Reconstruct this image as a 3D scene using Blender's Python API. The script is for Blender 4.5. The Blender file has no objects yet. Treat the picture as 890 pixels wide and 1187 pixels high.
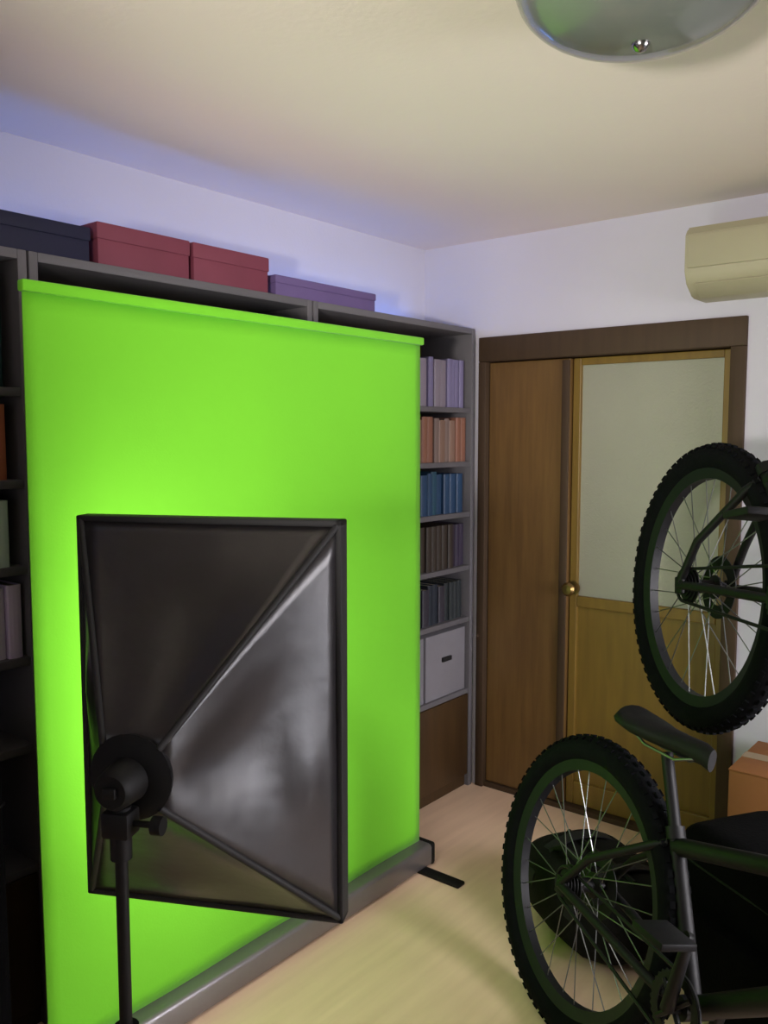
import bpy, bmesh, math, random
from mathutils import Vector, Matrix
random.seed(7)
S = bpy.context.scene
COL = S.collection
R = math.radians

# ---------------------------------------------------------------- camera, light, exposure
S.view_settings.view_transform = 'Standard'
S.view_settings.look = 'None'
S.view_settings.gamma = 1.0
S.view_settings.use_curve_mapping = False
S.view_settings.exposure = 0.0

cam_d = bpy.data.cameras.new('camera')
cam_d.sensor_fit = 'VERTICAL'
cam_d.sensor_height = 24.0
cam_d.lens = 24.0 * 1000.0 / 1187.0
cam_d.clip_start = 0.02
cam = bpy.data.objects.new('camera', cam_d)
COL.objects.link(cam)
cam.location = (0, 0, 1.43)
cam.rotation_euler = (R(90) - math.atan(0.088), 0, R(39))
S.camera = cam

world = bpy.data.worlds.new('world')
S.world = world
world.use_nodes = True
world.node_tree.nodes['Background'].inputs['Color'].default_value = (0.75, 0.82, 1.0, 1)
world.node_tree.nodes['Background'].inputs['Strength'].default_value = 0.25


def area(name, loc, direction, sx, sy, power, color):
    l = bpy.data.lights.new(name, 'AREA')
    l.shape = 'RECTANGLE'
    l.size, l.size_y = sx, sy
    l.energy = power
    l.color = color
    o = bpy.data.objects.new(name, l)
    o.location = loc
    o.rotation_euler = Vector(direction).to_track_quat('-Z', 'Y').to_euler()
    COL.objects.link(o)
    return o


# daylight through the window in the right wall, plus an added fill light behind the camera
day = area('daylight_right', (1.27, 1.90, 1.00), (-1, -0.12, -0.30), 1.15, 1.70, 43, (1.0, 0.95, 1.0))
day.data.spread = R(96)                        # beam narrowed to keep the ceiling and upper left wall dimmer
area('fill_light_front', (-0.7, -1.27, 1.35), (0.0, 1, 0.10), 1.25, 1.0, 2, (1.0, 0.94, 0.95))


# ---------------------------------------------------------------- helpers
def lin(c):
    return tuple(((v / 255.0) / 12.92 if v / 255.0 <= 0.04045 else ((v / 255.0 + 0.055) / 1.055) ** 2.4) for v in c)


def mat(name, rgb, rough=0.6, metal=0.0, var=0.0, scale=8.0, bump=0.0, bscale=60.0, sheen=0.0,
        stretch=(1, 1, 1), coat=0.0, trans=0.0, second=None, spec=0.5):
    """Procedural material: colour mottled by object-space noise, optional fine bump."""
    m = bpy.data.materials.new(name)
    m.use_nodes = True
    nt = m.node_tree
    b = nt.nodes['Principled BSDF']
    c = lin(rgb)
    b.inputs['Roughness'].default_value = rough
    b.inputs['Metallic'].default_value = metal
    b.inputs['Specular IOR Level'].default_value = spec
    if sheen:
        b.inputs['Sheen Weight'].default_value = sheen
    if coat:
        b.inputs['Coat Weight'].default_value = coat
    if trans:
        b.inputs['Transmission Weight'].default_value = trans
    tc = nt.nodes.new('ShaderNodeTexCoord')
    mp = nt.nodes.new('ShaderNodeMapping')
    mp.inputs['Scale'].default_value = stretch
    nt.links.new(tc.outputs['Object'], mp.inputs['Vector'])
    n = nt.nodes.new('ShaderNodeTexNoise')
    n.inputs['Scale'].default_value = scale
    n.inputs['Detail'].default_value = 4
    nt.links.new(mp.outputs['Vector'], n.inputs['Vector'])
    ramp = nt.nodes.new('ShaderNodeValToRGB')
    if second:
        d = lin(second)
        ramp.color_ramp.elements[0].color = (*d, 1)
        ramp.color_ramp.elements[1].color = (*c, 1)
    else:
        ramp.color_ramp.elements[0].color = (*[v * (1 - var) for v in c], 1)
        ramp.color_ramp.elements[1].color = (*[min(1, v * (1 + var)) for v in c], 1)
    ramp.color_ramp.elements[0].position = 0.3
    ramp.color_ramp.elements[1].position = 0.7
    nt.links.new(n.outputs['Fac'], ramp.inputs['Fac'])
    nt.links.new(ramp.outputs['Color'], b.inputs['Base Color'])
    if bump:
        n2 = nt.nodes.new('ShaderNodeTexNoise')
        n2.inputs['Scale'].default_value = bscale
        n2.inputs['Detail'].default_value = 3
        nt.links.new(mp.outputs['Vector'], n2.inputs['Vector'])
        bp = nt.nodes.new('ShaderNodeBump')
        bp.inputs['Strength'].default_value = bump
        bp.inputs['Distance'].default_value = 0.01
        nt.links.new(n2.outputs['Fac'], bp.inputs['Height'])
        nt.links.new(bp.outputs['Normal'], b.inputs['Normal'])
    return m


def glow(name, rgb, strength):
    m = bpy.data.materials.new(name)
    m.use_nodes = True
    nt = m.node_tree
    b = nt.nodes['Principled BSDF']
    b.inputs['Base Color'].default_value = (0.8, 0.8, 0.8, 1)
    b.inputs['Emission Color'].default_value = (*rgb, 1)
    b.inputs['Emission Strength'].default_value = strength
    return m


def link(name, bm, material, parent=None, smooth=None, M=None):
    """Link bm as ONE mesh object. smooth = auto-smooth angle in degrees."""
    if M is not None:
        bm.transform(M)
    bmesh.ops.recalc_face_normals(bm, faces=bm.faces[:])
    if smooth is not None:
        for f in bm.faces:
            f.smooth = True
        for e in bm.edges:
            if len(e.link_faces) == 2 and e.calc_face_angle(0) > R(smooth):
                e.smooth = False
    me = bpy.data.meshes.new(name)
    bm.to_mesh(me)
    bm.free()
    mats = material if isinstance(material, (list, tuple)) else [material]
    for m in mats:
        me.materials.append(m)
    o = bpy.data.objects.new(name, me)
    COL.objects.link(o)
    if parent:
        o.parent = parent
    return o


def BM():
    return bmesh.new()


def box(bm, lo, hi, bevel=0.0, seg=2, mi=0):
    c = [(a + b) / 2 for a, b in zip(lo, hi)]
    s = [abs(b - a) for a, b in zip(lo, hi)]
    t = bmesh.new()
    bmesh.ops.create_cube(t, size=1.0, matrix=Matrix.Translation(c) @ Matrix.Diagonal((*s, 1)))
    if bevel:
        bmesh.ops.bevel(t, geom=t.edges[:], offset=bevel, segments=seg, profile=0.5, affect='EDGES')
    merge(bm, t, mi)


def merge(bm, t, mi=0):
    vs = [bm.verts.new(v.co) for v in t.verts]
    t.verts.index_update()
    for f in t.faces:
        try:
            nf = bm.faces.new([vs[v.index] for v in f.verts])
            nf.material_index = mi if mi else f.material_index
        except ValueError:
            pass
    t.free()


def frame_for(d):
    d = d.normalized()
    a = Vector((0, 0, 1)) if abs(d.z) < 0.9 else Vector((1, 0, 0))
    u = d.cross(a).normalized()
    return u, d.cross(u).normalized()


def tube(bm, pts, r, n=10, closed=False, cap=True):
    pts = [Vector(p) for p in pts]
    rs = r if isinstance(r, (list, tuple)) else [r] * len(pts)
    rings = []
    u_prev = None
    for i, p in enumerate(pts):
        if closed:
            d = pts[(i + 1) % len(pts)] - pts[i - 1]
        else:
            d = pts[min(i + 1, len(pts) - 1)] - pts[max(i - 1, 0)]
        d = d.normalized()
        if u_prev is None:
            u, v = frame_for(d)
        else:
            u = (u_prev - d * u_prev.dot(d)).normalized()
            v = d.cross(u)
        u_prev = u
        rings.append([bm.verts.new(p + rs[i] * (math.cos(2 * math.pi * k / n) * u + math.sin(2 * math.pi * k / n) * v)) for k in range(n)])
    m = len(rings)
    for i in range(m if closed else m - 1):
        a, b = rings[i], rings[(i + 1) % m]
        for k in range(n):
            bm.faces.new((a[k], a[(k + 1) % n], b[(k + 1) % n], b[k]))
    if cap and not closed:
        bm.faces.new(rings[0][::-1])
        bm.faces.new(rings[-1])


def lathe(bm, prof, n=32, center=(0, 0, 0), axis='Z', cap=False):
    """Revolve (radius, height) pairs about an axis."""
    c = Vector(center)
    rings = []
    for r, h in prof:
        ring = []
        for k in range(n):
            a = 2 * math.pi * k / n
            if axis == 'Z':
                p = Vector((r * math.cos(a), r * math.sin(a), h))
            elif axis == 'Y':
                p = Vector((r * math.cos(a), h, r * math.sin(a)))
            else:
                p = Vector((h, r * math.cos(a), r * math.sin(a)))
            ring.append(bm.verts.new(c + p))
        rings.append(ring)
    for a, b in zip(rings, rings[1:]):
        for k in range(n):
            bm.faces.new((a[k], a[(k + 1) % n], b[(k + 1) % n], b[k]))
    if cap:
        bm.faces.new(rings[0][::-1])
        bm.faces.new(rings[-1])


def torus(bm, R0, r, n=64, k=10, axis_center=(0, 0, 0)):
    """Torus in the local XZ plane (axis Y)."""
    c = Vector(axis_center)
    tube(bm, [c + Vector((R0 * math.cos(2 * math.pi * i / n), 0, R0 * math.sin(2 * math.pi * i / n))) for i in range(n)], r, k, closed=True)


def empty(name, loc, rz=0.0):
    o = bpy.data.objects.new(name, None)
    o.empty_display_size = 0.1
    o.location = loc
    o.rotation_euler = (0, 0, rz)
    COL.objects.link(o)
    return o


def tag(o, label=None, cat=None, group=None, kind=None):
    if label:
        o['label'] = label
    if cat:
        o['category'] = cat
    if group:
        o['group'] = group
    if kind:
        o['kind'] = kind
    return o


def part(name, parent, m, lo, hi, bevel=0.0, seg=2, label=None):
    b = BM()
    box(b, lo, hi, bevel, seg)
    o = link(name, b, m, parent, smooth=40 if bevel else None)
    if label:
        o['label'] = label
    return o


# ---------------------------------------------------------------- materials
M_wall = mat('lavender_wall_paint', (200, 198, 210), 0.85, var=0.02, scale=3, bump=0.06, bscale=90)
M_ceil = mat('cream_ceiling_paint', (232, 220, 212), 0.9, var=0.015, scale=2, bump=0.05, bscale=70)
M_floor = mat('tan_wood_floor', (238, 206, 176), 0.42, scale=5, stretch=(6, 0.5, 1), second=(226, 194, 164), bump=0.02, bscale=30)
M_base = mat('wood_trim', (96, 70, 40), 0.5, var=0.12, scale=6, stretch=(1, 1, 8))
M_door = mat('brown_door_wood', (112, 84, 44), 0.45, scale=5, stretch=(9, 9, 0.7), second=(96, 70, 36), bump=0.03, bscale=20)
M_doord = mat('dark_door_frame_wood', (66, 48, 28), 0.7, scale=5, stretch=(9, 9, 0.7), second=(58, 41, 22))
M_olive = mat('olive_brown_panel_wood', (124, 98, 38), 0.45, scale=5, stretch=(8, 8, 0.8), second=(110, 86, 34))
M_glass = mat('frosted_pane', (154, 154, 138), 0.4, var=0.03, scale=4, bump=0.15, bscale=140)
M_clear = mat('window_glass', (235, 240, 245), 0.05, trans=0.95)
M_white = mat('white_window_paint', (225, 225, 222), 0.5, var=0.02)
M_brass = mat('aged_brass', (140, 115, 70), 0.35, 0.9, var=0.1)
M_green = mat('chroma_green_fabric', (112, 202, 30), 0.85, var=0.025, scale=2.5, bump=0.05, bscale=200, sheen=0.1)
M_alu = mat('grey_aluminium', (128, 124, 126), 0.4, 0.6, var=0.05)
M_blackm = mat('black_metal', (12, 12, 13), 0.55, 0.0, var=0.1, spec=0.25)
M_blackp = mat('black_plastic', (11, 11, 12), 0.6, var=0.1, spec=0.25)
M_nylon = mat('black_softbox_nylon', (32, 30, 32), 0.34, var=0.06, scale=14, bump=0.15, bscale=16, spec=0.75)
M_nylond = mat('black_binding_tape', (22, 22, 24), 0.7, var=0.1)
M_silver = mat('silver_lining', (190, 190, 190), 0.3, 0.8, var=0.03)
M_diff = glow('lit_softbox_diffuser', (1.0, 0.95, 0.92), 5.2)
M_led = glow('blue_light_tube', (0.08, 0.26, 1.0), 11.0)
M_case = mat('grey_bookcase_board', (98, 96, 100), 0.6, var=0.05, scale=6)
M_dwood = mat('dark_brown_cabinet_wood', (66, 46, 20), 0.5, scale=5, stretch=(6, 6, 0.8), second=(54, 36, 14))
M_ac = mat('yellowed_cream_plastic', (168, 162, 136), 0.45, var=0.02)
M_acd = mat('dark_vent_plastic', (70, 66, 54), 0.6, var=0.1)
M_lamp = mat('smoked_lamp_bowl', (108, 114, 108), 0.22, var=0.04, coat=0.5)
M_chrome = mat('chrome_trim', (170, 170, 168), 0.2, 1.0, var=0.02)
M_tyre = mat('black_tyre_rubber', (14, 15, 17), 0.8, var=0.15, scale=30, bump=0.1, bscale=120, spec=0.05)
M_rim = mat('black_anodised_rim', (18, 19, 22), 0.5, 0.0, var=0.08, spec=0.3)
M_spoke = mat('steel_spokes', (120, 120, 122), 0.35, 0.9, var=0.05)
M_frame = mat('matt_black_bike_paint', (8, 8, 9), 0.55, var=0.1, spec=0.25)
M_sad = mat('black_saddle_vinyl', (10, 10, 11), 0.6, var=0.1, bump=0.06, spec=0.25)
M_cord = mat('charcoal_bag_canvas', (24, 24, 22), 0.9, spec=0.1, var=0.12, scale=20, bump=0.2, bscale=120)
M_bag = mat('black_bag_canvas', (5, 5, 6), 0.9, spec=0.08, var=0.12, scale=20, bump=0.2, bscale=120)
M_web = mat('black_webbing', (8, 8, 9), 0.8, var=0.1, bump=0.1)
M_card = mat('orange_cardboard', (150, 96, 52), 0.8, var=0.06, scale=6)
M_tape = mat('tan_packing_tape', (150, 128, 96), 0.3, var=0.03)
M_page = mat('book_pages', (196, 188, 170), 0.9, var=0.05, scale=60, stretch=(1, 1, 0.1))
M_navy = mat('navy_card', (8, 10, 48), 0.7, var=0.06)
M_maroon = mat('maroon_card', (118, 52, 70), 0.7, var=0.06)
M_purple = mat('purple_card', (98, 80, 128), 0.7, var=0.06)
M_gbox = mat('grey_fabric_box', (120, 118, 124), 0.85, var=0.05, bump=0.1, bscale=150)

# ---------------------------------------------------------------- room shell
LX, FY, RX, NY, CZ = -2.149, 2.921, 1.30, -1.30, 2.19
WT = 0.12                                       # wall thickness


def struct(name, m, boxes):
    b = BM()
    for lo, hi in boxes:
        box(b, lo, hi)
    return tag(link(name, b, m), kind='structure')


struct('floor', M_floor, [((LX - WT, NY - WT, -0.1), (RX + WT, FY + WT, 0))])
struct('ceiling', M_ceil, [((LX - WT, NY - WT, CZ), (RX + WT, FY + WT, CZ + 0.1))])
struct('wall_left', M_wall, [((LX - WT, NY - WT, 0), (LX, FY + WT, CZ))])
# back wall with the door opening cut out
DX0, DX1, DZ = -1.875, -0.86, 1.815
struct('wall_back', M_wall, [((LX, FY, 0), (DX0, FY + WT, CZ)), ((DX1, FY, 0), (RX, FY + WT, CZ)),
                             ((DX0, FY, DZ), (DX1, FY + WT, CZ))])
# right wall with a window opening, wall behind the camera with an added one
struct('wall_right', M_wall, [((RX, NY, 0), (RX + WT, 1.30, CZ)), ((RX, 2.50, 0), (RX + WT, FY, CZ)),
                              ((RX, 1.30, 0), (RX + WT, 2.50, 0.12)), ((RX, 1.30, 1.88), (RX + WT, 2.50, CZ))])
struct('wall_front', M_wall, [((LX, NY - WT, 0), (-1.35, NY, CZ)), ((-0.05, NY - WT, 0), (RX, NY, CZ)),
                              ((-1.35, NY - WT, 0), (-0.05, NY, 0.83)), ((-1.35, NY - WT, 1.87), (-0.05, NY, CZ))])
struct('baseboard_back', M_base, [((DX1 + 0.012, FY - 0.014, 0), (RX, FY, 0.07))])
struct('baseboard_right', M_base, [((RX - 0.014, NY, 0), (RX, FY - 0.014, 0.07))])


def window(name, loc, rz, w, h):
    t = empty(name, loc, rz)                    # local: x along the wall, y outward, z up from the sill
    tag(t, kind='structure')
    for x in (-w / 2, w / 2 - 0.05):
        part('stile', t, M_white, (x, 0.02, 0), (x + 0.05, 0.08, h))
    for z in (0, h - 0.05):
        part('rail', t, M_white, (-w / 2 + 0.05, 0.02, z), (w / 2 - 0.05, 0.08, z + 0.05))
    part('mullion', t, M_white, (-0.025, 0.02, 0.05), (0.025, 0.08, h - 0.05))
    for x0, x1 in ((-w / 2 + 0.05, -0.025), (0.025, w / 2 - 0.05)):
        part('pane', t, M_clear, (x0, 0.048, 0.05), (x1, 0.053, h - 0.05))
    return t


window('window_1', (RX, 1.90, 0.12), -R(90), 1.2, 1.76)
window('added_window', (-0.70, NY, 0.83), R(180), 1.3, 1.04)  # unseen window added to go with the front fill light

# ---------------------------------------------------------------- doorway with two leaves
D = tag(empty('door_1', (0, FY, 0)), kind='structure')
part('door_header', D, M_doord, (DX0, -0.015, 1.72), (DX1, 0.10, DZ), 0.004)
part('door_jamb', D, M_doord, (DX0, -0.015, 0), (DX0 + 0.035, 0.10, 1.72), 0.004)
part('door_jamb', D, M_doord, (DX1 - 0.05, -0.015, 0), (DX1, 0.10, 1.72), 0.004)
part('door_sill', D, M_doord, (DX0 + 0.035, 0.0, 0), (DX1 - 0.05, 0.10, 0.02))
LF0, LF1 = DX0 + 0.037, -1.490
leaf = BM()
box(leaf, (LF0, 0.012, 0.022), (LF1, 0.045, 1.716), 0.003)
leaf = link('plain_leaf', leaf, M_door, D)
leaf['label'] = 'plain brown wooden leaf'
part('edge_batten', leaf, M_doord, (LF1 - 0.03, 0.004, 0.03), (LF1, 0.012, 1.71), 0.002)
GF0, GF1 = -1.486, DX1 - 0.052
gb = BM()
box(gb, (GF0, 0.03, 0.022), (GF0 + 0.03, 0.065, 1.716), 0.003)
box(gb, (GF1 - 0.03, 0.03, 0.022), (GF1, 0.065, 1.716), 0.003)
box(gb, (GF0 + 0.03, 0.03, 1.690), (GF1 - 0.03, 0.065, 1.716), 0.003)
box(gb, (GF0 + 0.03, 0.03, 0.79), (GF1 - 0.03, 0.065, 0.83), 0.003)
box(gb, (GF0 + 0.03, 0.03, 0.022), (GF1 - 0.03, 0.065, 0.11), 0.003)
gl = link('glazed_leaf', gb, M_olive, D)
gl['label'] = 'leaf with large frosted pane over olive brown panel'
part('pane', gl, M_glass, (GF0 + 0.03, 0.046, 0.83), (GF1 - 0.03, 0.052, 1.690))
part('lower_panel', gl, M_olive, (GF0 + 0.03, 0.044, 0.11), (GF1 - 0.03, 0.056, 0.79))
b = BM()
lathe(b, [(0.026, 0.0), (0.026, -0.004), (0.010, -0.006), (0.010, -0.03), (0.022, -0.035), (0.026, -0.048), (0.018, -0.058), (0.0005, -0.060)],
      20, (GF0 + 0.017, 0.03, 0.86), 'Y')
link('door_knob', b, M_brass, gl, smooth=40)
# plain dark backing room behind the doorway
struct('wall_behind_door', M_wall, [((DX0 - 0.05, FY + WT, 0), (DX1 + 0.05, FY + WT + 0.05, CZ))])

# ---------------------------------------------------------------- bookcases along the left wall
BX0, BX1 = LX + 0.004, -1.89                    # back and front of the case
SHELF = [1.54, 1.33, 1.13, 0.915, 0.705, 0.41]  # top surfaces
BTOP = 1.85
UNITS = [(0.19, 1.045), (1.05, 1.98), (1.985, 2.905)]
UL = ['grey bookcase beside the left edge of the green screen, mostly out of frame',
      'grey bookcase hidden behind the middle of the green screen, maroon boxes on top',
      'grey bookcase between the green screen and the brown doorway']
for (y0, y1), lb in zip(UNITS, UL):
    t = tag(empty('bookcase', (BX0, y0, 0)), lb, 'bookcase', 'bookcases along the left wall')
    w, d = y1 - y0, BX1 - BX0
    part('side_panel', t, M_case, (0, 0, 0), (d, 0.022, BTOP), 0.002)
    part('side_panel', t, M_case, (0, w - 0.022, 0), (d, w, BTOP), 0.002)
    part('top_board', t, M_case, (0, 0.022, BTOP - 0.022), (d, w - 0.022, BTOP), 0.002)
    part('back_panel', t, M_dwood, (0, 0.022, 0.05), (0.008, w - 0.022, BTOP - 0.022))
    for z in SHELF:
        part('shelf', t, M_case, (0.008, 0.022, z - 0.02), (d - 0.004, w - 0.022, z), 0.002)
    part('plinth', t, M_dwood, (0.01, 0.022, 0), (d - 0.02, w - 0.022, 0.05))
    for k in range(2):
        ya = 0.024 + k * (w - 0.048) / 2
        dr = part('cabinet_door', t, M_dwood, (d - 0.02, ya + 0.001, 0.052), (d - 0.002, ya + (w - 0.048) / 2 - 0.001, 0.388), 0.003,
                  label='dark brown wooden cabinet door')
        kb = BM()
        yk = ya + ((w - 0.048) / 2 - 0.04 if k == 0 else 0.04)
        lathe(kb, [(0.006, d - 0.002), (0.006, d + 0.008), (0.013, d + 0.012), (0.010, d + 0.020), (0.0005, d + 0.022)], 14, (0, yk, 0.33), 'X')
        link('knob', kb, M_brass, dr, smooth=40)


def book_mesh(th, ht, dp, cover):
    """Book standing upright: spine at +X, thickness along Y. Cover boards plus a page block set back."""
    b = BM()
    c = 0.0025
    box(b, (-dp, 0, 0), (0, c, ht))
    box(b, (-dp, th - c, 0), (0, th, ht))
    # rounded spine
    n = 5
    prev = None
    for i in range(n + 1):
        a = math.pi * i / n
        y = th / 2 - math.cos(a) * th / 2
        x = math.sin(a) * 0.005
        cur = (b.verts.new((x, y, 0)), b.verts.new((x, y, ht)))
        if prev:
            b.faces.new((prev[0], cur[0], cur[1], prev[1]))
        prev = cur
    box(b, (-dp + 0.004, c, 0.004), (-0.001, th - c, ht - 0.004), mi=1)
    bmesh.ops.recalc_face_normals(b, faces=b.faces[:])
    me = bpy.data.meshes.new('book')
    b.to_mesh(me)
    b.free()
    me.materials.append(cover)
    me.materials.append(M_page)
    return me


ORD = ['first', 'second', 'third', 'fourth', 'fifth', 'sixth', 'seventh', 'eighth', 'ninth', 'tenth', 'eleventh', 'twelfth',
       'thirteenth', 'fourteenth', 'fifteenth', 'sixteenth', 'seventeenth', 'eighteenth']


def book_row(ya, yb, z, rgb, ht, label, group, th=0.034, dp=0.15, x=BX1 - 0.02):
    covers = [mat('book_cover', tuple(max(0, min(255, v + random.randint(-14, 14))) for v in rgb), 0.5, var=0.05) for _ in range(3)]
    meshes = [book_mesh(th * f, ht * g, dp, covers[i]) for i, (f, g) in enumerate(((0.85, 0.97), (1.0, 1.0), (1.2, 0.93)))]
    y, row = ya, []
    while True:
        me = random.choice(meshes)
        w = max(v.co.y for v in me.vertices)
        if y + w > yb:
            break
        o = bpy.data.objects.new('book', me)
        COL.objects.link(o)
        o.location = (x + random.uniform(-0.012, 0.004), y, z)
        row.append(o)
        y += w + 0.0015
    for n, o in zip(ORD, reversed(row)):
        tag(o, label % n, 'book', group)


yr0, yr1 = 2.40, UNITS[2][1] - 0.026
RIGHT = 'shelf by the doorway, %s from the right'
book_row(yr0, yr1, SHELF[0], (122, 122, 148), 0.19, 'lilac grey book on the top ' + RIGHT, 'lilac grey books by the doorway')
book_row(yr0, yr1, SHELF[1], (124, 98, 82), 0.172, 'brown book on the second ' + RIGHT, 'brown books by the doorway')
book_row(yr0, yr1, SHELF[2], (44, 62, 96), 0.165, 'navy blue book on the third ' + RIGHT, 'navy books by the doorway')
book_row(yr0, yr1, SHELF[3], (44, 46, 50), 0.172, 'black book on the fourth ' + RIGHT, 'black books on the fourth shelf')
book_row(yr0, yr1, SHELF[4], (46, 50, 52), 0.155, 'black book on the fifth ' + RIGHT, 'black books on the fifth shelf')
yl0, yl1 = 0.66, UNITS[0][1] - 0.026
LEFT = 'shelf left of the screen, %s from the screen'
book_row(yl0, yl1, SHELF[0], (22, 34, 60), 0.265, 'tall dark navy book on the top ' + LEFT, 'navy books left of the screen')
book_row(yl0, yl1, SHELF[1], (190, 104, 80), 0.172, 'red brown book on the second ' + LEFT, 'red brown books left of the screen')
book_row(yl0, yl1, SHELF[2], (214, 210, 212), 0.165, 'pale grey book on the third ' + LEFT, 'grey books on the third shelf')
book_row(yl0, yl1, SHELF[3], (206, 208, 214), 0.172, 'grey book on the fourth ' + LEFT, 'grey books on the fourth shelf')


def storage_box(name, x0, x1, y0, y1, z0, h, m, label, cat='box', group=None, lid=True):
    t = tag(empty(name, ((x0 + x1) / 2, (y0 + y1) / 2, z0)), label, cat, group)
    a, c = (x1 - x0) / 2, (y1 - y0) / 2
    lh = min(0.045, h * 0.4) if lid else 0
    part('body', t, m, (-a + 0.003, -c + 0.003, 0), (a - 0.003, c - 0.003, h - lh * 0.5), 0.003)
    if lid:
        part('lid', t, m, (-a, -c, h - lh), (a, c, h), 0.004)
    else:
        part('pull_loop', t, M_web, (a - 0.003, -0.03, h * 0.55), (a + 0.006, 0.03, h * 0.62), 0.002)
    return t


gx0, gx1 = BX0 + 0.02, BX1 - 0.012
storage_box('fabric_box', gx0, gx1, 2.32, 2.595, SHELF[5], 0.255, M_gbox,
            'grey fabric box on the lowest open shelf, half behind the green screen', 'box', 'grey boxes on the lowest shelf', False)
storage_box('fabric_box', gx0, gx1, 2.602, 2.876, SHELF[5], 0.255, M_gbox,
            'grey fabric box on the lowest open shelf, next to the brown doorway', 'box', 'grey boxes on the lowest shelf', False)
# boxes lying on top of the bookcases, seen over the green screen
cx0, cx1 = BX0 + 0.115, BX1 - 0.006
storage_box('storage_box', cx0, cx1, 0.84, 1.215, BTOP, 0.082, M_navy, 'flat navy box on the bookcase top, beside the maroon boxes', 'box', 'boxes on the bookcase tops')
storage_box('storage_box', cx0, cx1, 0.45, 0.83, BTOP, 0.082, M_navy, 'flat navy box on the bookcase top, farthest left of the row', 'box', 'boxes on the bookcase tops')
storage_box('storage_box', cx0, cx1, 1.232, 1.515, BTOP, 0.102, M_maroon, 'maroon box on the bookcase top, next to the navy box', 'box', 'boxes on the bookcase tops')
storage_box('storage_box', cx0, cx1, 1.525, 1.805, BTOP, 0.102, M_maroon, 'maroon box on the bookcase top, next to the purple box', 'box', 'boxes on the bookcase tops')
storage_box('storage_box', cx0, cx1, 1.83, 2.30, BTOP, 0.06, M_purple, 'low purple box on the bookcase top, near the blue light', 'box', 'boxes on the bookcase tops')
# blue light strip lying at the back of the bookcase tops, behind the boxes
t = tag(empty('light_strip', (LX + 0.085, 1.62, BTOP)), 'glowing blue light strip along the wall on the bookcase tops, behind the boxes', 'light')
part('housing', t, M_blackp, (-0.012, -1.20, 0), (0.016, 1.20, 0.012), 0.003)
b = BM()
tube(b, [(0.002, -1.19, 0.018), (0.002, 1.19, 0.018)], 0.008, 12)
link('light_tube', b, M_led, t, smooth=40)
for s in (-1, 1):
    part('end_cap', t, M_blackp, (-0.012, s * 1.195 - 0.006, 0.010), (0.016, s * 1.195 + 0.006, 0.030), 0.003)

# ---------------------------------------------------------------- green screen
P0, P1 = Vector((-1.664, 0.893, 0)), Vector((-1.664, 2.255, 0))
SW = (P1 - P0).length
t = tag(empty('green_screen', (P0 + P1) / 2, R(90)), 'bright green pull-up backdrop standing in front of the bookcases', 'backdrop')
# local x runs along the screen (towards the back wall), local -y faces the room
b = BM()
NX, NZ = 40, 40
grid = []
for j in range(NZ + 1):
    row = []
    for i in range(NX + 1):
        u, v = i / NX, j / NZ
        x = (u - 0.5) * (SW - 0.03)
        z = 0.075 + v * (1.72 - 0.075)
        y = 0.004 * math.sin(u * 5 + 1.0) * math.sin(v * math.pi) + 0.002 * math.sin(u * 17 + v * 3)
        row.append(b.verts.new((x, y, z)))
    grid.append(row)
for j in range(NZ):
    for i in range(NX):
        b.faces.new((grid[j][i], grid[j][i + 1], grid[j + 1][i + 1], grid[j + 1][i]))
cl = link('backdrop_cloth', b, M_green, t, smooth=60)
md = cl.modifiers.new('thickness', 'SOLIDIFY')
md.thickness = 0.003
part('top_bar', t, M_green, (-SW / 2 + 0.01, -0.012, 1.718), (SW / 2 - 0.01, 0.012, 1.742), 0.005)
part('base_case', t, M_alu, (-SW / 2, -0.05, 0.006), (SW / 2, 0.05, 0.078), 0.012, 3, label='grey metal base case')
for s in (-1, 1):
    part('end_cap', t, M_blackp, (s * SW / 2 - 0.012, -0.052, 0.004), (s * SW / 2 + 0.012, 0.052, 0.081), 0.01)
    part('foot', t, M_blackp, (s * (SW / 2 - 0.055) - 0.02, -0.20, 0), (s * (SW / 2 - 0.055) + 0.02, 0.17, 0.012), 0.004)
    b = BM()
    tube(b, [(s * 0.42, 0.03, 0.07), (s * 0.05, 0.03, 0.9)], 0.009, 10)
    tube(b, [(s * 0.05, 0.03, 0.9), (s * 0.42, 0.028, 1.71)], 0.009, 10)
    link('scissor_arm', b, M_alu, t, smooth=40)

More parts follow.
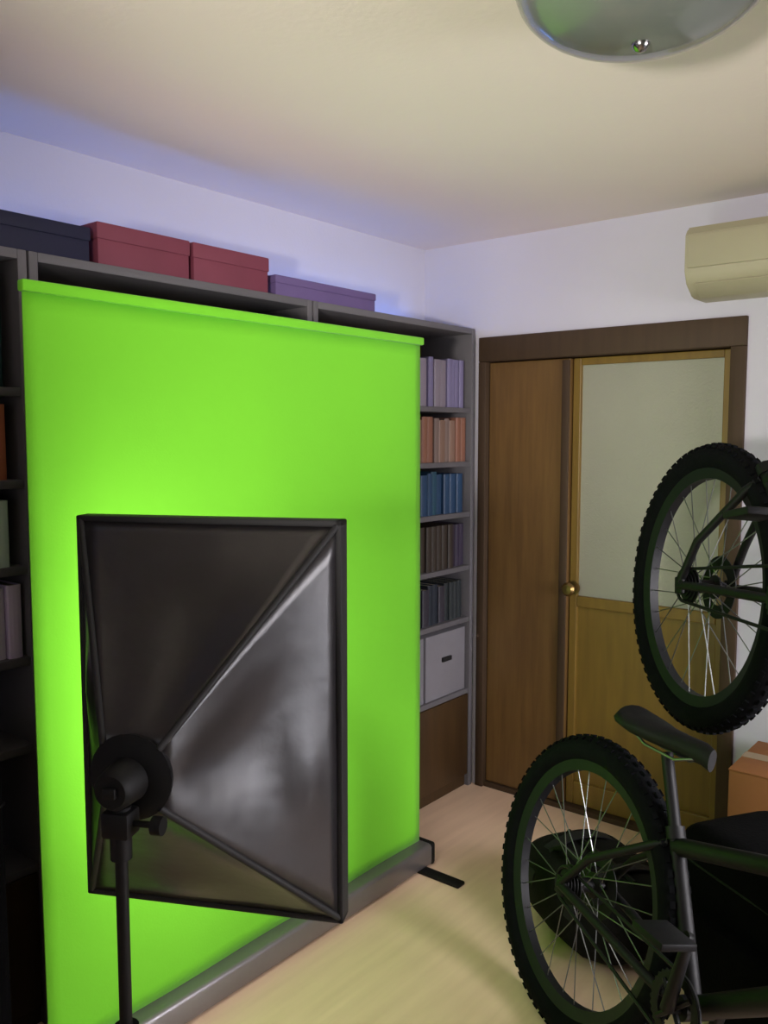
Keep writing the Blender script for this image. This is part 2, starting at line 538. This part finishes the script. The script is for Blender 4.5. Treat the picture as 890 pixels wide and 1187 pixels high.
# ---------------------------------------------------------------- softbox on a light stand
FC = Vector((-1.222, 0.999, 0.918))              # centre of the front face
AZ = R(27)                                      # front faces back-left
t = tag(empty('softbox_light', (FC.x, FC.y, 0), AZ), 'black softbox on a thin stand, turned towards the green screen', 'studio light')
HW, HH, DP = 0.248, 0.360, 0.29                 # half width, half height, depth;  local +y = where the light goes
ZC = FC.z
fr = [Vector((-HW, 0, ZC - HH)), Vector((HW, 0, ZC - HH)), Vector((HW, 0, ZC + HH)), Vector((-HW, 0, ZC + HH))]
br = [Vector((-0.045, -DP, ZC - 0.045)), Vector((0.045, -DP, ZC - 0.045)), Vector((0.045, -DP, ZC + 0.045)), Vector((-0.045, -DP, ZC + 0.045))]
names = ['bottom', 'right', 'top', 'left']
for k in range(4):
    a0, a1, c0, c1 = fr[k], fr[(k + 1) % 4], br[k], br[(k + 1) % 4]
    mid = (a0 + a1) / 2
    inward = (Vector((0, 0, ZC)) - Vector((mid.x, 0, mid.z))).normalized()
    b = BM()
    N = 14
    g = []
    for j in range(N + 1):
        v = j / N
        row = []
        for i in range(N + 1):
            u = i / N
            p = (a0.lerp(a1, u)).lerp(c0.lerp(c1, u), v)
            sag = 0.022 * math.sin(math.pi * u) * math.sin(math.pi * min(1, v * 1.1))
            wr = 0.006 * math.sin(u * 9.4 + k * 2 + v * 2.0) * math.sin(math.pi * u) * math.sin(math.pi * v)
            wr -= 0.016 * math.exp(-((u - 0.40) / 0.16) ** 2) * math.exp(-((v - 0.20) / 0.10) ** 2)
            row.append(b.verts.new(p + inward * (sag + wr)))
        g.append(row)
    for j in range(N):
        for i in range(N):
            b.faces.new((g[j][i], g[j][i + 1], g[j + 1][i + 1], g[j + 1][i]))
    pan = link('side_panel', b, [M_nylon, M_silver], t, smooth=60)
    md = pan.modifiers.new('thickness', 'SOLIDIFY')
    md.thickness = 0.003
    md.offset = 0
for k in range(4):
    b = BM()
    tube(b, [fr[k], fr[k].lerp(br[k], 0.5), br[k]], 0.006, 8)
    link('corner_rod', b, M_nylond, t, smooth=50)
b = BM()
o = 0.006
for k in range(4):
    a, c = fr[k], fr[(k + 1) % 4]
    lo = Vector((min(a.x, c.x) - o, -0.008, min(a.z, c.z) - o))
    hi = Vector((max(a.x, c.x) + o, 0.034, max(a.z, c.z) + o))
    box(b, lo, hi, 0.003)
link('front_binding', b, M_nylond, t, smooth=40)
b = BM()
N = 10
g = [[b.verts.new(((i / N - 0.5) * 2 * (HW - 0.006), 0.014 + 0.02 * math.sin(math.pi * i / N) * math.sin(math.pi * j / N), ZC + (j / N - 0.5) * 2 * (HH - 0.006)))
      for i in range(N + 1)] for j in range(N + 1)]
for j in range(N):
    for i in range(N):
        b.faces.new((g[j][i], g[j][i + 1], g[j + 1][i + 1], g[j + 1][i]))
link('diffuser', b, M_diff, t, smooth=60)['label'] = 'lit white diffuser'
b = BM()
lathe(b, [(0.030, -DP + 0.012), (0.064, -DP + 0.010), (0.067, -DP - 0.002), (0.052, -DP - 0.010), (0.034, -DP - 0.012), (0.030, -DP - 0.055), (0.024, -DP - 0.062), (0.0005, -DP - 0.062)],
      28, (0, 0, ZC), 'Y')
hd = link('lamp_socket', b, M_blackp, t, smooth=40)
part('switch', hd, M_blackm, (-0.01, -DP - 0.068, ZC - 0.008), (0.01, -DP - 0.061, ZC + 0.008), 0.002)
py = -DP - 0.035
b = BM()
tube(b, [(0, py, ZC - 0.03), (0, py, ZC - 0.11)], 0.016, 14)
box(b, (-0.022, py - 0.02, ZC - 0.075), (0.022, py + 0.02, ZC - 0.035), 0.005)
link('tilt_bracket', b, M_blackm, t, smooth=40)
b = BM()
tube(b, [(0.02, py, ZC - 0.055), (0.05, py, ZC - 0.055), (0.052, py, ZC - 0.055), (0.068, py, ZC - 0.055)], [0.005, 0.005, 0.014, 0.014], 12)
link('locking_knob', b, M_blackp, t, smooth=40)
b = BM()
tube(b, [(0, py, 0.50), (0, py, ZC - 0.09)], 0.0095, 14)
link('upper_pole', b, M_blackm, t, smooth=40)
b = BM()
tube(b, [(0, py, 0.10), (0, py, 0.52)], 0.0125, 14)
link('lower_pole', b, M_blackm, t, smooth=40)
b = BM()
tube(b, [(0, py, 0.49), (0, py, 0.545)], 0.019, 14)
link('clamp_collar', b, M_blackp, t, smooth=40)
b = BM()
tube(b, [(0, py, 0.30), (0, py, 0.345)], 0.020, 14)
link('leg_collar', b, M_blackp, t, smooth=40)
for k in range(3):
    a = R(100 + 120 * k)
    dx, dy = math.cos(a), math.sin(a)
    b = BM()
    tube(b, [(0.018 * dx, py + 0.018 * dy, 0.32), (0.30 * dx, py + 0.30 * dy, 0.012)], 0.008, 10)
    tube(b, [(0.012 * dx, py + 0.012 * dy, 0.11), (0.16 * dx, py + 0.16 * dy, 0.165)], 0.005, 8)
    lg = link('leg', b, M_blackm, t, smooth=40)
    b = BM()
    tube(b, [(0.275 * dx, py + 0.275 * dy, 0.036), (0.308 * dx, py + 0.308 * dy, 0.012)], 0.012, 10)
    link('rubber_foot', b, M_blackp, lg, smooth=40)

# ---------------------------------------------------------------- soft bags and boxes
def soft_form(bm, a, c, h, e=0.45, n=36, m=18, sag=0.0):
    """Rounded soft box: superellipsoid a x c half sizes, height h, resting on z = 0."""
    sg = lambda v, p: math.copysign(abs(v) ** p, v)
    rings = []
    for j in range(1, m):
        ph = -math.pi / 2 + math.pi * j / m
        ring = []
        for i in range(n):
            th = 2 * math.pi * i / n
            x = a * sg(math.cos(ph), e) * sg(math.cos(th), e)
            y = c * sg(math.cos(ph), e) * sg(math.sin(th), e)
            z = h / 2 + h / 2 * sg(math.sin(ph), e)
            z -= sag * (z / h) * math.cos(x / a * 1.3) ** 2
            w = 0.006 * math.sin(9 * x / a + 3 * z / h) * math.sin(5 * th)
            ring.append(bm.verts.new((x, y + w, max(0, z))))
        rings.append(ring)
    for p, q in zip(rings, rings[1:]):
        for i in range(n):
            bm.faces.new((p[i], p[(i + 1) % n], q[(i + 1) % n], q[i]))
    bm.faces.new(rings[0][::-1])
    bm.faces.new(rings[-1])


def duffel(loc, rz, a, c, h, m, label):
    t = tag(empty('duffel_bag', loc, rz), label, 'bag')
    b = BM()
    soft_form(b, a, c, h, 0.6, sag=0.02)
    link('body', b, m, t, smooth=60)
    for s in (-1, 1):
        b = BM()
        x = s * a * 0.45
        n = 14
        ring_o = []
        for i in range(n + 1):
            th = math.pi * (0.02 + 0.96 * i / n)
            y, z = math.cos(th) * c * 1.02, h * 0.5 + math.sin(th) * h * 0.515
            ring_o.append((b.verts.new((x - 0.02, y, z)), b.verts.new((x + 0.02, y, z))))
        for p, q in zip(ring_o, ring_o[1:]):
            b.faces.new((p[0], p[1], q[1], q[0]))
        o = link('strap', b, M_web, t)
        md = o.modifiers.new('thickness', 'SOLIDIFY')
        md.thickness = 0.004
    b = BM()
    tube(b, [(-a * 0.45, -c * 0.55, h * 0.88), (-a * 0.25, -c * 0.5, h * 0.99), (a * 0.25, -c * 0.5, h * 0.99), (a * 0.45, -c * 0.55, h * 0.88)], 0.009, 8)
    link('handle', b, M_web, t, smooth=50)
    b = BM()
    tube(b, [(-a * 0.7, 0, h * 0.945), (-a * 0.3, 0, h * 0.965), (a * 0.3, 0, h * 0.965), (a * 0.7, 0, h * 0.945)], 0.007, 6)
    link('zip', b, M_blackm, t, smooth=50)
    return t


def upright_bag(name, loc, rz, a, c, h, label, m):
    t = tag(empty(name, loc, rz), label, 'bag')
    b = BM()
    soft_form(b, a, c, h, 0.28)
    link('body', b, m, t, smooth=60)
    b = BM()
    soft_form(b, a * 0.72, 0.045, h * 0.5, 0.35, 28, 12, 0)
    link('front_pocket', b, m, t, smooth=60, M=Matrix.Translation((0, -c - 0.012, h * 0.10)))
    b = BM()
    tube(b, [(-0.09, 0, h - 0.005), (-0.075, 0, h + 0.025), (0.075, 0, h + 0.025), (0.09, 0, h - 0.005)], 0.010, 8)
    link('handle', b, M_web, t, smooth=50)
    b = BM()
    pts = []
    for i in range(40):
        th = 2 * math.pi * i / 40
        sg = lambda v, p: math.copysign(abs(v) ** p, v)
        pts.append((a * 0.995 * sg(math.cos(th), 0.28), c * 0.995 * sg(math.sin(th), 0.28), h * 0.80))
    tube(b, pts, 0.004, 6, closed=True)
    link('zip', b, M_blackm, t, smooth=50)
    return t


BDIR = Vector((0.857, -0.515, 0)).normalized()   # heading of the bicycle on the floor
BLAT = Vector((0.515, 0.857, 0)).normalized()    # to its far side
HUB = Vector((-0.885, 1.86, 0))


def beside(tt, ll):
    p = HUB + BDIR * tt + BLAT * ll
    return (p.x, p.y, 0)


BR = math.atan2(BDIR.y, BDIR.x)
duffel(beside(-0.315, 0.262), BR, 0.235, 0.17, 0.24, M_cord, 'charcoal duffel bag on the floor behind the rear wheel of the floor bicycle')
upright_bag('equipment_bag', beside(0.33, 0.46), BR, 0.40, 0.16, 0.455, 'big black equipment bag on the floor behind the bicycle frame', M_bag)
upright_bag('upright_bag', (-1.775, 0.675, 0), R(90), 0.185, 0.075, 0.83, 'tall black bag standing by the bookcase at the left edge', M_bag)

# cardboard box by the right door jamb
t = tag(empty('cardboard_box', (-0.60, FY - 0.19, 0), 0), 'orange cardboard box on the floor right of the doorway', 'box')
part('body', t, M_card, (-0.17, -0.15, 0), (0.17, 0.15, 0.44), 0.003)
for s in (-1, 1):
    part('flap', t, M_card, (-0.171, s * 0.0765 - 0.0745, 0.44), (0.171, s * 0.0765 + 0.0745, 0.445), 0.001)
part('tape', t, M_tape, (-0.172, -0.025, 0.445), (0.172, 0.025, 0.4465), label='strip of tan packing tape')

# ---------------------------------------------------------------- bicycles
def wheel(parent, name, x, R0, front=False):
    """Rim is the part; tyre, spokes, hub and rotor are its sub-parts. Built round (x, 0, R0)."""
    c = Vector((x, 0, R0))
    tr = 0.036
    b = BM()
    prof = [(R0 - 2 * tr - 0.016, -0.012), (R0 - 2 * tr - 0.016, 0.012), (R0 - 2 * tr + 0.010, 0.019), (R0 - 2 * tr + 0.010, -0.019), (R0 - 2 * tr - 0.016, -0.012)]
    lathe(b, prof, 64, c, 'Y')
    rim = link(name, b, M_rim, parent, smooth=40)
    b = BM()
    torus(b, R0 - tr, tr - 0.003, 72, 12, c)
    for k in range(72):                         # tread knobs, three across
        a = 2 * math.pi * k / 72
        for s, off in ((-1, 0.0), (0, 0.5), (1, 0.0)):
            aa = a + off * 2 * math.pi / 72
            rad = R0 - tr + (tr - 0.004) * math.cos(s * 0.75)
            y = (tr - 0.004) * math.sin(s * 0.75)
            tmp = bmesh.new()
            mt = Matrix.Translation(c) @ Matrix.Rotation(-aa, 4, 'Y') @ Matrix.Translation((rad, y, 0)) @ Matrix.Rotation(s * 0.75, 4, 'Z') @ Matrix.Diagonal((0.009, 0.010, 0.014, 1))
            bmesh.ops.create_cube(tmp, size=1, matrix=mt)
            merge(b, tmp)
    link('tyre', b, M_tyre, rim, smooth=50)
    b = BM()
    rr = R0 - 2 * tr - 0.012
    for k in range(28):
        a = 2 * math.pi * k / 28
        s = 1 if k % 2 else -1
        ha = a + (0.9 if (k // 2) % 2 else -0.9)
        p0 = c + Vector((0.026 * math.cos(ha), s * 0.028, 0.026 * math.sin(ha)))
        p1 = c + Vector((rr * math.cos(a), s * 0.004, rr * math.sin(a)))
        tube(b, [p0, p1], 0.0014, 5)
    link('spokes', b, M_spoke, rim)
    b = BM()
    lathe(b, [(0.006, -0.062), (0.012, -0.060), (0.012, -0.034), (0.030, -0.031), (0.030, -0.026), (0.017, -0.020), (0.017, 0.020),
              (0.030, 0.026), (0.030, 0.031), (0.012, 0.034), (0.012, 0.060), (0.006, 0.062)], 24, c, 'Y', cap=True)
    link('hub', b, M_blackm, rim, smooth=30)
    b = BM()
    lathe(b, [(0.045, 0.038), (0.078, 0.038), (0.078, 0.040), (0.045, 0.040), (0.045, 0.038)], 40, c, 'Y')
    link('brake_rotor', b, M_blackm, rim, smooth=30)
    if not front:
        b = BM()
        for i, r in enumerate((0.046, 0.040, 0.034, 0.028, 0.022)):
            lathe(b, [(0.010, -0.036 - i * 0.005), (r, -0.036 - i * 0.005), (r, -0.038 - i * 0.005), (0.010, -0.038 - i * 0.005)], 28, c, 'Y')
        link('cassette', b, M_blackm, rim, smooth=30)
    return rim


def add_saddle(t, ST, BB, d, seat_z):
    top = ST + d * ((seat_z - 0.05 - ST.z) / d.z)
    b = BM()
    tube(b, [ST - d * 0.04, top], 0.0135, 12)
    link('seat_post', b, M_blackm, t, smooth=40)
    b = BM()
    rings = []
    for xx, hw, hz in ((-0.145, 0.045, 0.010), (-0.13, 0.066, 0.004), (-0.09, 0.070, 0.0), (-0.03, 0.048, -0.002), (0.04, 0.024, 0.0), (0.10, 0.018, 0.002), (0.125, 0.010, -0.004)):
        rings.append([b.verts.new((top.x + xx + 0.01, hw * math.cos(2 * math.pi * k / 14), top.z + 0.035 + hz + (0.022 if math.sin(2 * math.pi * k / 14) > 0 else 0.026) * math.sin(2 * math.pi * k / 14)))
                      for k in range(14)])
    for p, q in zip(rings, rings[1:]):
        for k in range(14):
            b.faces.new((p[k], p[(k + 1) % 14], q[(k + 1) % 14], q[k]))
    b.faces.new(rings[0][::-1])
    b.faces.new(rings[-1])
    sd = link('saddle', b, M_sad, t, smooth=60)
    b = BM()
    for s in (-1, 1):
        tube(b, [(top.x - 0.09, s * 0.03, top.z + 0.02), (top.x - 0.05, s * 0.022, top.z), (top.x + 0.05, s * 0.020, top.z), (top.x + 0.10, s * 0.008, top.z + 0.02)], 0.0035, 8)
    link('saddle_rails', b, M_spoke, sd, smooth=50)


def bicycle(label, hub, heading, lean, seat_z, R0=0.355, rise=0.0):
    """Origin on the ground line under the rear hub; local x forward, y to its left, z up along the (leaning) wheel plane."""
    t = empty('bicycle', (0, 0, 0))
    x = Vector((heading[0], heading[1], 0)).normalized()
    lat = Vector((-x.y, x.x, 0))
    w = (lat * math.sin(lean) + Vector((0, 0, 1)) * math.cos(lean)).normalized()
    y = w.cross(x).normalized()
    x, w = (x * math.cos(rise) + w * math.sin(rise)), (w * math.cos(rise) - x * math.sin(rise))
    base = Vector(hub) - w * R0
    t.matrix_world = Matrix(((x.x, y.x, w.x, base.x), (x.y, y.y, w.y, base.y), (x.z, y.z, w.z, base.z), (0, 0, 0, 1)))
    tag(t, label, 'bicycle', 'bicycles at the right')
    FX = 1.06
    BB = Vector((0.41, 0, 0.31))
    ST = Vector((0.265, 0, 0.60))
    HB, HT = Vector((0.885, 0, 0.66)), Vector((0.85, 0, 0.78))
    wheel(t, 'rear_wheel', 0, R0)
    wheel(t, 'front_wheel', FX, R0, True)
    b = BM()
    tube(b, [BB, ST], 0.017, 14)
    tube(b, [ST + (BB - ST) * 0.08, HT.lerp(HB, 0.25)], 0.019, 14)
    tube(b, [BB, BB.lerp(HB, 0.5) + Vector((0, 0, -0.006)), HB.lerp(HT, 0.15)], [0.022, 0.026, 0.024], 14)
    tube(b, [HB, HT], 0.024, 16)
    tube(b, [BB + Vector((0, -0.038, 0)), BB + Vector((0, 0.038, 0))], 0.024, 16)
    for s in (-1, 1):
        tube(b, [(0, s * 0.066, R0), (0.12, s * 0.062, R0 - 0.012), (0.33, s * 0.044, 0.315), BB + Vector((0, s * 0.025, 0))], 0.011, 10)
        tube(b, [(0, s * 0.066, R0), (0.08, s * 0.062, R0 + 0.10), (0.235, s * 0.030, 0.56), ST + Vector((0.0, s * 0.012, -0.02))], 0.010, 10)
        box(b, (-0.014, s * 0.066 - 0.005, R0 - 0.022), (0.022, s * 0.066 + 0.005, R0 + 0.02), 0.003)
    tube(b, [(0.235, -0.030, 0.56), (0.235, 0.030, 0.56)], 0.009, 8)
    tube(b, [(0.335, -0.042, 0.315), (0.335, 0.042, 0.315)], 0.009, 8)
    link('frame', b, M_frame, t, smooth=40)
    d = (ST - BB).normalized()
    if seat_z:
        add_saddle(t, ST, BB, d, seat_z)
    b = BM()
    tube(b, [ST - d * 0.012, ST + d * 0.014], 0.021, 14)
    link('seat_clamp', b, M_blackm, t, smooth=40)
    # crankset
    b = BM()
    n = 64
    rings = [[], [], [], []]
    for k in range(n):
        a = 2 * math.pi * k / n
        ro = 0.066 if k % 2 else 0.071
        for i, (r, yy) in enumerate(((0.048, -0.049), (ro, -0.049), (ro, -0.052), (0.048, -0.052))):
            rings[i].append(b.verts.new((BB.x + r * math.cos(a), yy, BB.z + r * math.sin(a))))
    for i in range(4):
        p, q = rings[i], rings[(i + 1) % 4]
        for k in range(n):
            b.faces.new((p[k], p[(k + 1) % n], q[(k + 1) % n], q[k]))
    for k in range(4):
        a = math.pi / 4 + k * math.pi / 2
        tube(b, [BB + Vector((0, -0.052, 0)), BB + Vector((0.055 * math.cos(a), -0.052, 0.055 * math.sin(a)))], 0.006, 6)
    link('chainring', b, M_blackm, t, smooth=30)
    ca = R(80)
    for s, a in ((-1, ca), (1, ca + math.pi)):
        e = BB + Vector((0.165 * math.cos(a), s * 0.085, 0.165 * math.sin(a)))
        b = BM()
        tube(b, [BB + Vector((0, s * 0.040, 0)), BB + Vector((0, s * 0.068, 0)), e + Vector((0, -s * 0.008, 0)), e], [0.010, 0.014, 0.011, 0.009], 10)
        ck = link('crank_arm', b, M_blackm, t, smooth=40)
        b = BM()
        ya, yb = sorted((e.y + s * 0.012, e.y + s * 0.095))
        box(b, (e.x - 0.045, ya, e.z - 0.008), (e.x + 0.045, yb, e.z + 0.008), 0.004)
        link('pedal', b, M_blackp, ck, smooth=40)
    b = BM()
    pts = [Vector((0.070 * math.cos(a), -0.0505, 0.070 * math.sin(a))) + BB for a in [R(-95 + 190 * i / 16) for i in range(17)]]
    pts += [Vector((0.040 * math.cos(a), -0.0505, R0 + 0.040 * math.sin(a))) for a in [R(95 + 170 * i / 12) for i in range(13)]]
    tube(b, pts, 0.0042, 6, closed=True)
    link('chain', b, M_blackm, t, smooth=50)
    # fork, stem, bars
    b = BM()
    st = (HT - HB).normalized()
    crown = HB - st * 0.035
    tube(b, [crown, HB], 0.020, 14)
    tube(b, [crown + Vector((0, -0.062, 0)), crown + Vector((0, 0.062, 0))], 0.018, 12)
    for s in (-1, 1):
        lo = Vector((FX, s * 0.062, R0))
        cr = crown + Vector((0.01, s * 0.062, 0))
        tube(b, [cr, cr.lerp(lo, 0.45), cr.lerp(lo, 0.46), lo], [0.016, 0.016, 0.021, 0.017], 12)
    link('fork', b, M_frame, t, smooth=40)
    b = BM()
    sp = HT + st * 0.04
    bar = sp + Vector((0.05, 0, 0.01))
    tube(b, [HT, HT + st * 0.06], 0.018, 12)
    tube(b, [sp, bar], 0.016, 12)
    link('stem', b, M_blackm, t, smooth=40)
    b = BM()
    tube(b, [bar + Vector((-0.04, -0.28, 0.035)), bar + Vector((0, -0.12, 0.03)), bar + Vector((0, -0.04, 0)), bar + Vector((0, 0.04, 0)),
             bar + Vector((0, 0.12, 0.03)), bar + Vector((-0.04, 0.28, 0.035))], 0.012, 12)
    hb = link('handlebar', b, M_blackm, t, smooth=50)
    for s in (-1, 1):
        b = BM()
        tube(b, [bar + Vector((-0.028, s * 0.195, 0.033)), bar + Vector((-0.041, s * 0.295, 0.036))], 0.0165, 12)
        link('grip', b, M_blackp, hb, smooth=40)
    return t


bicycle('black bicycle on the floor in front of the bags, leaning, saddle low', (HUB.x, HUB.y, 0.355 * math.cos(R(12))),
        (BDIR.x, BDIR.y), R(12), 0.80)
UH = Vector((-0.712, 2.135, 1.06))
UDIR = Vector((0.731, -0.682, 0)).normalized()
bicycle('black bicycle without saddle held up in the air, rear wheel before the frosted door', UH, (UDIR.x, UDIR.y), R(5), 0, rise=R(12))

# work stand that carries the raised bicycle (beyond the right edge of the frame)
ulat = Vector((-UDIR.y, UDIR.x, 0))
clampw = UH + UDIR * 0.364 + Vector((0, 0, 0.353)) + ulat * 0.031
bz = Vector((clampw.x, clampw.y, 0)) + ulat * 0.62
t = tag(empty('work_stand', bz, math.atan2(UDIR.y, UDIR.x)), 'black work stand holding the raised bicycle by its top tube', 'stand')
b = BM()
tube(b, [(0, 0, 0.02), (0, 0, clampw.z + 0.04)], 0.018, 14)
link('pole', b, M_blackm, t, smooth=40)
b = BM()
tube(b, [(0, 0.01, clampw.z), (0, -0.56, clampw.z)], 0.014, 12)
box(b, (-0.03, -0.645, clampw.z - 0.035), (0.03, -0.555, clampw.z + 0.035), 0.005)
link('clamp_arm', b, M_blackm, t, smooth=40)
b = BM()
lathe(b, [(0.0005, 0.0), (0.175, 0.0), (0.180, 0.008), (0.170, 0.020), (0.03, 0.026), (0.0005, 0.026)], 40)
link('base_plate', b, M_blackm, t, smooth=40)

# ---------------------------------------------------------------- ceiling lamp
t = tag(empty('ceiling_lamp', (-0.58, 1.36, CZ)), 'round smoked glass ceiling lamp, switched off', 'lamp')
b = BM()
lathe(b, [(0.0005, -0.006), (0.14, -0.006), (0.15, -0.02), (0.15, 0.0)], 48)
link('ceiling_plate', b, M_chrome, t, smooth=40)
b = BM()
prof = [(0.195, -0.020), (0.202, -0.030), (0.198, -0.045)]
for i in range(1, 13):
    a = math.pi / 2 * i / 12
    prof.append((max(0.0005, 0.198 * math.cos(a)), -0.045 - 0.098 * math.sin(a)))
lathe(b, prof, 64)
link('glass_bowl', b, M_lamp, t, smooth=50)
b = BM()
lathe(b, [(0.194, -0.016), (0.206, -0.018), (0.206, -0.034), (0.194, -0.036), (0.194, -0.016)], 64)
link('rim_band', b, M_chrome, t, smooth=30)
b = BM()
lathe(b, [(0.014, -0.140), (0.014, -0.146), (0.008, -0.154), (0.0005, -0.156)], 20)
link('finial', b, M_chrome, t, smooth=40)

# ---------------------------------------------------------------- wall air conditioner over the doorway
AX0, AX1, AZ0, AZ1, AD = -1.005, -0.235, 1.868, 2.085, 0.19
t = tag(empty('air_conditioner', ((AX0 + AX1) / 2, FY, AZ0)), 'yellowed cream air conditioner high on the wall above the door corner', 'air conditioner')
w, h = (AX1 - AX0) / 2, AZ1 - AZ0
b = BM()
prof = [(0, 0.0), (-AD + 0.075, 0.0), (-AD + 0.02, 0.035), (-AD, 0.075), (-AD, h - 0.03), (-AD + 0.02, h - 0.006), (-AD + 0.05, h), (0, h)]
l = [b.verts.new((-w, y, z)) for y, z in prof]
r_ = [b.verts.new((w, y, z)) for y, z in prof]
for i in range(len(prof)):
    j = (i + 1) % len(prof)
    b.faces.new((l[i], l[j], r_[j], r_[i]))
b.faces.new(l)
b.faces.new(r_[::-1])
bmesh.ops.bevel(b, geom=[e for e in b.edges if abs(e.verts[0].co.x - e.verts[1].co.x) < 1e-6], offset=0.006, segments=2, affect='EDGES')
link('body', b, M_ac, t, smooth=35)
part('front_cover', t, M_ac, (-w + 0.012, -AD - 0.008, 0.082), (w - 0.012, -AD + 0.002, h - 0.034), 0.004)
b = BM()
box(b, (-w + 0.03, -0.034, -0.003), (w - 0.03, 0.034, 0.003), 0.002)
link('louvre_flap', b, M_ac, t, smooth=40, M=Matrix.Translation((0, -AD + 0.042, 0.018)) @ Matrix.Rotation(R(-33), 4, 'X'))
for k in range(6):
    part('intake_slat', t, M_acd, (-w + 0.04, -0.03 - k * 0.018, h - 0.001), (w - 0.04, -0.022 - k * 0.018, h + 0.003))
part('display_strip', t, M_acd, (w - 0.14, -AD - 0.009, 0.09), (w - 0.05, -AD - 0.007, 0.105))

# ---------------------------------------------------------------- added spotlight to brighten the ceiling (unseen, behind the camera)
UL_P = Vector((-0.25, -0.70, 1.36))
UL_D = (Vector((-1.05, 1.85, CZ)) - UL_P).normalized()
t = tag(empty('added_ceiling_spot', (UL_P.x, UL_P.y, 0)), 'added black spotlight on a stand, out of view, brightening the ceiling', 'studio light')
MR = Matrix.Translation((0, 0, UL_P.z)) @ UL_D.to_track_quat('Z', 'Y').to_matrix().to_4x4()
b = BM()
lathe(b, [(0.0005, -0.20), (0.05, -0.20), (0.055, -0.19), (0.055, -0.05), (0.085, 0.0), (0.088, 0.0), (0.088, -0.012), (0.062, -0.06)], 32)
link('lamp_head', b, M_blackp, t, smooth=40, M=MR)
b = BM()
lathe(b, [(0.0005, -0.042), (0.050, -0.040), (0.055, -0.046)], 32)
link('lens', b, M_diff, t, smooth=40, M=MR)
b = BM()
tube(b, [(0, 0, 0.30), (0, 0, UL_P.z - 0.16)], 0.011, 12)
link('pole', b, M_blackm, t, smooth=40)
b = BM()
box(b, (-0.018, -0.05, UL_P.z - 0.17), (0.018, 0.02, UL_P.z - 0.10), 0.004)
link('tilt_bracket', b, M_blackm, t, smooth=40)
for k in range(3):
    a = R(40 + 120 * k)
    b = BM()
    tube(b, [(0.0, 0.0, 0.32), (0.26 * math.cos(a), 0.26 * math.sin(a), 0.010)], 0.008, 10)
    link('leg', b, M_blackm, t, smooth=40)
sl = bpy.data.lights.new('ceiling_fill_beam', 'SPOT')  # added bounce light for the ceiling
sl.energy = 240
sl.color = (1.0, 0.93, 0.86)
sl.spot_size = R(58)
sl.spot_blend = 1.0
sl.shadow_soft_size = 0.08
so = bpy.data.objects.new('ceiling_fill_beam', sl)
so.location = UL_P + UL_D * 0.06
so.rotation_euler = UL_D.to_track_quat('-Z', 'Y').to_euler()
COL.objects.link(so)
